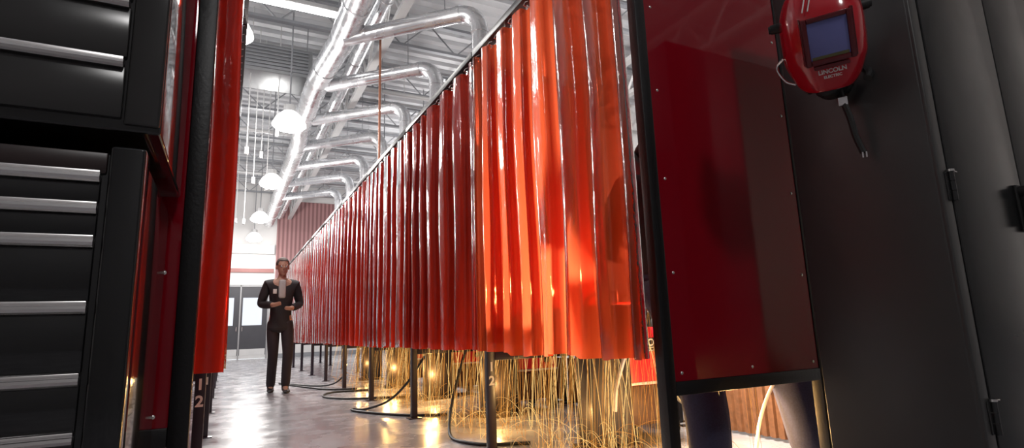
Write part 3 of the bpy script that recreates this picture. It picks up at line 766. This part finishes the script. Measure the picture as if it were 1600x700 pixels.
def face_bits(T, parent):
    bm = bmesh.new()
    for q in (-1, 1):
        bmesh.ops.create_uvsphere(bm, u_segments=12, v_segments=8, radius=.0125, matrix=T @ Matrix.Translation((q*.031, .078, .006)))
    fin(bm, 'eye', M['white_paint'], parent)
    bm = bmesh.new()
    for q in (-1, 1):
        bmesh.ops.create_uvsphere(bm, u_segments=10, v_segments=6, radius=.006, matrix=T @ Matrix.Translation((q*.031, .0865, .006)))
    fin(bm, 'iris', M['shoe'], parent)
    bm = bmesh.new(); bmesh.ops.create_uvsphere(bm, u_segments=14, v_segments=6, radius=1, matrix=T @ Matrix.Translation((0, .094, -.058)) @ Matrix.Diagonal((.022, .004, .004, 1)))
    fin(bm, 'lips', pm('lips', (.38, .14, .12), .5), parent)
def hair_cap(T, parent, mat):
    bm = bmesh.new()
    bmesh.ops.create_uvsphere(bm, u_segments=28, v_segments=20, radius=1, matrix=T @ Matrix.Translation((0, -.020, .040)) @ Matrix.Diagonal((.086, .102, .094, 1)))
    Ti = T.inverted()
    for v in list(bm.verts):
        p = Ti @ v.co
        if (p.y > .045 and p.z < .075) or p.z < -.055 or (p.y > .0 and p.z < .015): bm.verts.remove(v)
    o = fin(bm, 'hair', mat, parent, angle=3)
    so = o.modifiers.new('Solidify', 'SOLIDIFY'); so.thickness = .014; so.offset = -1
def boot(parent, ankle, d, mat):
    a = V(ankle); d = V(d).normalized()
    s = d.cross(V((0, 0, 1)))
    bm = bmesh.new()
    prof = [(-.07, .034, .075), (-.04, .040, .09), (.02, .041, .085), (.07, .044, .062), (.12, .046, .048), (.165, .040, .040), (.19, .022, .03)]
    rr = []
    for (t_, w, h) in prof:
        ring = []
        for k in range(14):
            an = 2*PI*k/14; x = w*math.cos(an); z = max(-.0, h*.5+h*.5*math.sin(an)) 
            ring.append(bm.verts.new(V((a.x, a.y, 0))+d*t_+s*x+V((0, 0, z+.001))))
        rr.append(ring)
    for p, q in zip(rr, rr[1:]):
        for k in range(14): bm.faces.new((p[k], p[(k+1) % 14], q[(k+1) % 14], q[k]))
    bm.faces.new(rr[0][::-1]); bm.faces.new(rr[-1])
    cyl(bm, (a.x, a.y, .05), (a.x, a.y, .15), .044, .05, 14)
    return fin(bm, 'boot', mat, parent, angle=1.2)

# --- the walker in the aisle, coming towards the camera
w = thing('person', 'person in dark jacket and dark trousers walking down the aisle', 'person', (.66, 8.15, 0))
fc, Th = head_extra((0, -.045, 1.645), (.10, -1, -.12))
pel = (0, 0, .93, (.135, .10))
legL = [pel, (.085, -.01, .88, .085), (.10, -.10, .50, .056), (.095, -.06, .30, .052), (.09, -.02, .09, .036), (.09, -.09, .035, .034), (.09, -.17, .03, .026)]
legR = [pel, (-.085, .02, .88, .085), (-.075, -.02, .50, .056), (-.075, .08, .30, .052), (-.075, .20, .12, .036), (-.075, .14, .045, .034), (-.075, .07, .025, .026)]
tor = [pel, (0, -.01, 1.10, (.125, .09)), (0, -.005, 1.28, (.155, .105)), (0, 0, 1.42, (.13, .085)), (0, -.005, 1.50, .055), (0, -.03, 1.57, .052), (0, -.04, 1.64, .05)]
shL, shR = (.175, .0, 1.415, .058), (-.175, .0, 1.415, .058)
aL = [tor[3], shL, (.245, .03, 1.14, .043), (.10, -.20, 1.08, .032)]
aR = [tor[3], shR, (-.255, .02, 1.14, .043), (-.09, -.22, 1.13, .032)]
hl = hand((.10, -.20, 1.08), (-.85, -.35, .10), (-.2, .9, -.1), .45); hr = hand((-.09, -.22, 1.13), (.8, -.35, .25), (.2, .9, -.1), .45, side=-1)
skin_mesh('body', [legL, legR, tor, aL, aR]+hl+hr, M['skin'], w, 2, fc, .0075)
face_bits(Th, w); hair_cap(Th, w, M['hair'])
def puff(ch, add): return [(*p[:3], tuple(x+add for x in p[3]) if isinstance(p[3], tuple) else p[3]+add) for p in ch]
jk = puff([(0, 0, .76, (.165, .125)), (0, 0, .86, (.16, .12)), *tor[:5]], .018)
jk[-1] = (*jk[-1][:3], .062)
sl = lambda ch: [puff([ch[0]], .018)[0]]+puff(ch[1:], .014)
skin_mesh('jacket', [jk, sl(aL[:3]+[(.118, -.172, 1.087, .036)]), sl(aR[:3]+[(-.112, -.188, 1.131, .036)])], M['dark_cloth'], w, 2)
skin_mesh('trousers', [puff([(0, 0, .95, (.10, .08)), legL[1], legL[2], legL[3], (.09, -.02, .05, .048)], .014), puff([(0, 0, .95, (.10, .08)), legR[1], legR[2], legR[3], (-.075, .19, .05, .048)], .014)], M['trouser'], w, 2)
bm = bmesh.new(); 
for i in range(7):
    pass
for q in range(1):
    box(bm, (-.045, -.128, 1.22), (.045, -.06, 1.47), .025, 4)
fin(bm, 'shirt_front', M['grey_shirt'], w)
bm = bmesh.new(); box(bm, (-.115, -.150, 1.28), (-.070, -.140, 1.34), .003); fin(bm, 'badge', M['white_paint'], w)
boot(w, (.09, -.02, 0), (0.05, -1, 0), M['shoe'])
b2 = boot(w, (-.075, .19, 0), (-.05, -1, 0), M['shoe'])

# --- the welder standing in the first booth, back to the camera
w = thing('person', 'person in navy jeans standing behind the dark red end panel', 'person', (2.15, 1.93, 0))
fc, Th = head_extra((-.08, .37, 1.60), (.1, 1, -.75))
pel = (-.10, .24, .95, (.14, .11))
legL = [pel, (-.19, .23, .88, .10), (-.170, .07, .50, .088), (-.200, .01, .28, .082), (-.240, -.03, .09, .050), (-.24, .05, .035, .036), (-.245, .13, .03, .026)]
legR = [pel, (.04, .23, .88, .10), (.44, .07, .50, .088), (.43, .01, .28, .082), (.42, -.03, .09, .040), (.43, .05, .035, .036), (.44, .13, .03, .026)]
tor = [pel, (-.15, .28, 1.12, (.17, .13)), (-.14, .31, 1.30, (.195, .135)), (-.10, .33, 1.43, (.15, .10)), (-.085, .33, 1.50, .058), (-.08, .345, 1.54, .054), (-.08, .365, 1.59, .05)]
aL = [tor[3], (-.29, .34, 1.43, .068), (-.42, .40, 1.13, .072), (-.14, .52, 1.08, .036)]
aR = [tor[3], (.09, .34, 1.43, .068), (.30, .42, 1.22, .055), (.12, .54, 1.12, .036)]
hl = hand((-.14, .52, 1.08), (.6, .75, -.25), (.4, -.2, -.9), .6); hr = hand((.12, .54, 1.12), (-.55, .7, -.45), (-.4, -.3, -.9), .6, side=-1)
skin_mesh('body', [legL, legR, tor, aL, aR]+hl+hr, M['skin'], w, 2, fc, .0085)
jk = puff([(-.10, .22, .74, (.17, .14)), (-.10, .235, .86, (.165, .135)), *tor[:5]], .02); jk[-1] = (*jk[-1][:3], .066)
skin_mesh('jacket', [jk, sl(aL[:3]+[(-.165, .512, 1.09, .040)]), sl(aR[:3]+[(.14, .53, 1.13, .040)])], M['dark_cloth'], w, 2)
skin_mesh('trousers', [puff([(-.10, .24, .97, (.14, .11)), legL[1], legL[2], legL[3], (-.24, -.03, .05, .066)], .024), puff([(-.10, .24, .97, (.14, .11)), legR[1], legR[2], legR[3], (.42, -.03, .05, .066)], .024)], M['denim'], w, 2)
boot(w, (-.24, -.03, 0), (-.15, 1, 0), M['shoe']); boot(w, (.42, -.03, 0), (.2, 1, 0), M['shoe'])
hair_cap(Th, w, M['hair'])
hh = bpy.data.objects.new('face_shield', None); COL.objects.link(hh); hh.parent = w
# a plain dark shield worn by the welder
bm = bmesh.new(); g = []
for j in range(13):
    v = j/12; row = []
    for i in range(19):
        a = (-100+200*i/18)*PI/180; ww = .11*(1-.35*abs(v-.55)**2*2); dd = .15*(1-.4*max(0, v-.6))
        row.append(bm.verts.new(Th @ V((ww*math.sin(a)*1.05, dd*math.cos(a)-.01, -.16+.29*v))))
    g.append(row)
for a, b in zip(g, g[1:]):
    for i in range(18): bm.faces.new((a[i], a[i+1], b[i+1], b[i]))
bpy.data.objects.remove(hh)
o = fin(bm, 'face_shield', M['machine_dark'], w, angle=2); so = o.modifiers.new('Solidify', 'SOLIDIFY'); so.thickness = .005

# the torch, held in the hand
t = thing('welding_torch', 'welding torch held over the table in the nearest booth', 'torch', (2.30, 2.36, 1.04))
bm = bmesh.new(); tube(bm, smooth_path([(-.02, -.10, .06), (-.03, 0, .03), (-.03, .10, .0), (-.04, .16, -.06)]), .012, 10); fin(bm, 'handle', M['rubber'], t)
bm = bmesh.new(); cyl(bm, (-.04, .155, -.055), (-.045, .20, -.105), .011, .008, 12); fin(bm, 'nozzle', M['copper'], t)

# ------------------------------------------------------------------ sparks (nobody could count them)
def sparks(name, label, center, n, seed, spread, x_lim, y_lim, z0=(.62, 1.0), r=.0016, drift=(-.25, -.1), hot=.3):
    rnd = random.Random(seed)
    bm = bmesh.new(); hotf = []
    for i in range(n):
        x = center[0]+rnd.gauss(0, spread[0]); y = center[1]+rnd.gauss(0, spread[1]); z = rnd.uniform(*z0)
        x = min(max(x, x_lim[0]), x_lim[1]); y = min(max(y, y_lim[0]), y_lim[1])
        vx = rnd.gauss(drift[0], .22); vy = rnd.gauss(drift[1], .30); vz = rnd.uniform(-1.2, .6)
        pts = []; T_ = rnd.uniform(.12, .5); t = 0; dt = .022; life = rnd.uniform(0, .15)
        bounce = 0
        while t < T_+.25 and len(pts) < 26:
            if t >= life: pts.append(V((x, y, z)))
            x += vx*dt; y += vy*dt; z += vz*dt; vz -= 9.8*dt; t += dt
            if x < x_lim[0] or x > x_lim[1] or y < y_lim[0] or y > y_lim[1]: break
            if z < .004:
                z = .004; vz = abs(vz)*rnd.uniform(.25, .45); vx = vx*1.3+rnd.gauss(0, .7); vy = vy*1.3+rnd.gauss(0, .7); bounce += 1
                if bounce > 2: break
        if len(pts) >= 3:
            nf = len(bm.faces); rr = r*rnd.uniform(.5, 1.25)
            tube(bm, pts, rr, 4, caps=True, rf=lambda i, m=len(pts): .4+.6*math.sin(PI*(i+.5)/m))
            if rnd.random() < hot:
                bm.faces.ensure_lookup_table()
                for q in range(nf, len(bm.faces)): bm.faces[q].material_index = 1
    o = fin(bm, name, M['spark'], smooth=False)
    o.data.materials.append(M['spark_hot'])
    return tag(o, label, 'sparks', 'showers of sparks', 'stuff')
LABS = ['orange sparks showering to the floor in the nearest booth', 'orange sparks falling between post 12 and the second post', 'orange sparks falling between the second and third posts', 'orange sparks falling beyond the third post', 'faint sparks on the floor of the fifth booth']
NS = [210, 170, 150, 90, 40]
for k in range(5):
    y0 = P0+PITCH*k+.06; y1 = y0+PITCH-.12
    ce = (1.95, y0+.95) if k == 0 else (1.85, (y0+y1)/2+.1)
    sparks('spark_shower', LABS[k], ce, NS[k], 50+k, (.28, .42), (1.50, 2.5), (y0, y1), r=.0010 if k == 0 else .0014)

# ------------------------------------------------------------------ lights
def area(name, loc, rot, size, power, col=(1, 1, 1), sy=None):
    L = bpy.data.lights.new(name, 'AREA'); L.energy = power; L.color = col; L.size = size
    if sy: L.shape = 'RECTANGLE'; L.size_y = sy
    o = bpy.data.objects.new(name, L); COL.objects.link(o); o.location = loc; o.rotation_euler = rot
    return o
def point(name, loc, power, col, r=.05):
    L = bpy.data.lights.new(name, 'POINT'); L.energy = power; L.color = col; L.shadow_soft_size = r
    o = bpy.data.objects.new(name, L); COL.objects.link(o); o.location = loc
    return o
for (x, y, z, e) in ((.73, 8.9, 3.7, 210), (.74, 12.7, 3.7, 210), (.72, 16.8, 3.7, 210), (.72, 20.2, 3.7, 35), (.73, 5.0, 3.7, 55)):
    point('aisle_lamp_light', (x, y, z), e, (1, .97, .94), .16)
for (x, y) in ((-4.2, 6), (-4.2, 14), (5.4, 6), (5.4, 14), (.7, -2.5)):  # unseen fill lights without fixtures, added to brighten hall and end panels
    point('hall_fill_light', (x, y, 4.2), 120 if y < 0 else (150 if x > 0 and y < 9 else 330), (1, .98, .97), .25)
point('arc_light', (2.34, 2.47, 1.00), 175, (1., .86, .70), .04)
for (x, y, z, e) in ((1.78, 2.85, .20, 6), (1.95, 2.25, .20, 6), (2.42, 2.32, .20, 15), (2.26, 2.05, .17, 11)):
    point('spark_light', (x, y, z), e, (1., .56, .18), .02)
for k, e in ((1, 7), (2, 9), (3, 9), (4, 4)):
    for dx, dy in ((0, -.25), (.25, .3)):
        point('spark_light', (1.78+dx, P0+PITCH*(k+.5)+dy, .25), e, (1., .56, .18), .02)

W = bpy.data.worlds.new('world'); S.world = W; W.use_nodes = True
bg = W.node_tree.nodes['Background']; bg.inputs[0].default_value = (.95, .97, 1, 1); bg.inputs[1].default_value = 1.2

S.view_settings.view_transform = 'Standard'; S.view_settings.look = 'None'
S.view_settings.gamma = 1; S.view_settings.exposure = 0.0; S.view_settings.use_curve_mapping = False
S.cycles.max_bounces = 10; S.cycles.transparent_max_bounces = 16; S.cycles.diffuse_bounces = 4; S.cycles.glossy_bounces = 4
S.cycles.sample_clamp_indirect = 6; S.cycles.use_denoising = True; S.cycles.caustics_reflective = False; S.cycles.caustics_refractive = False
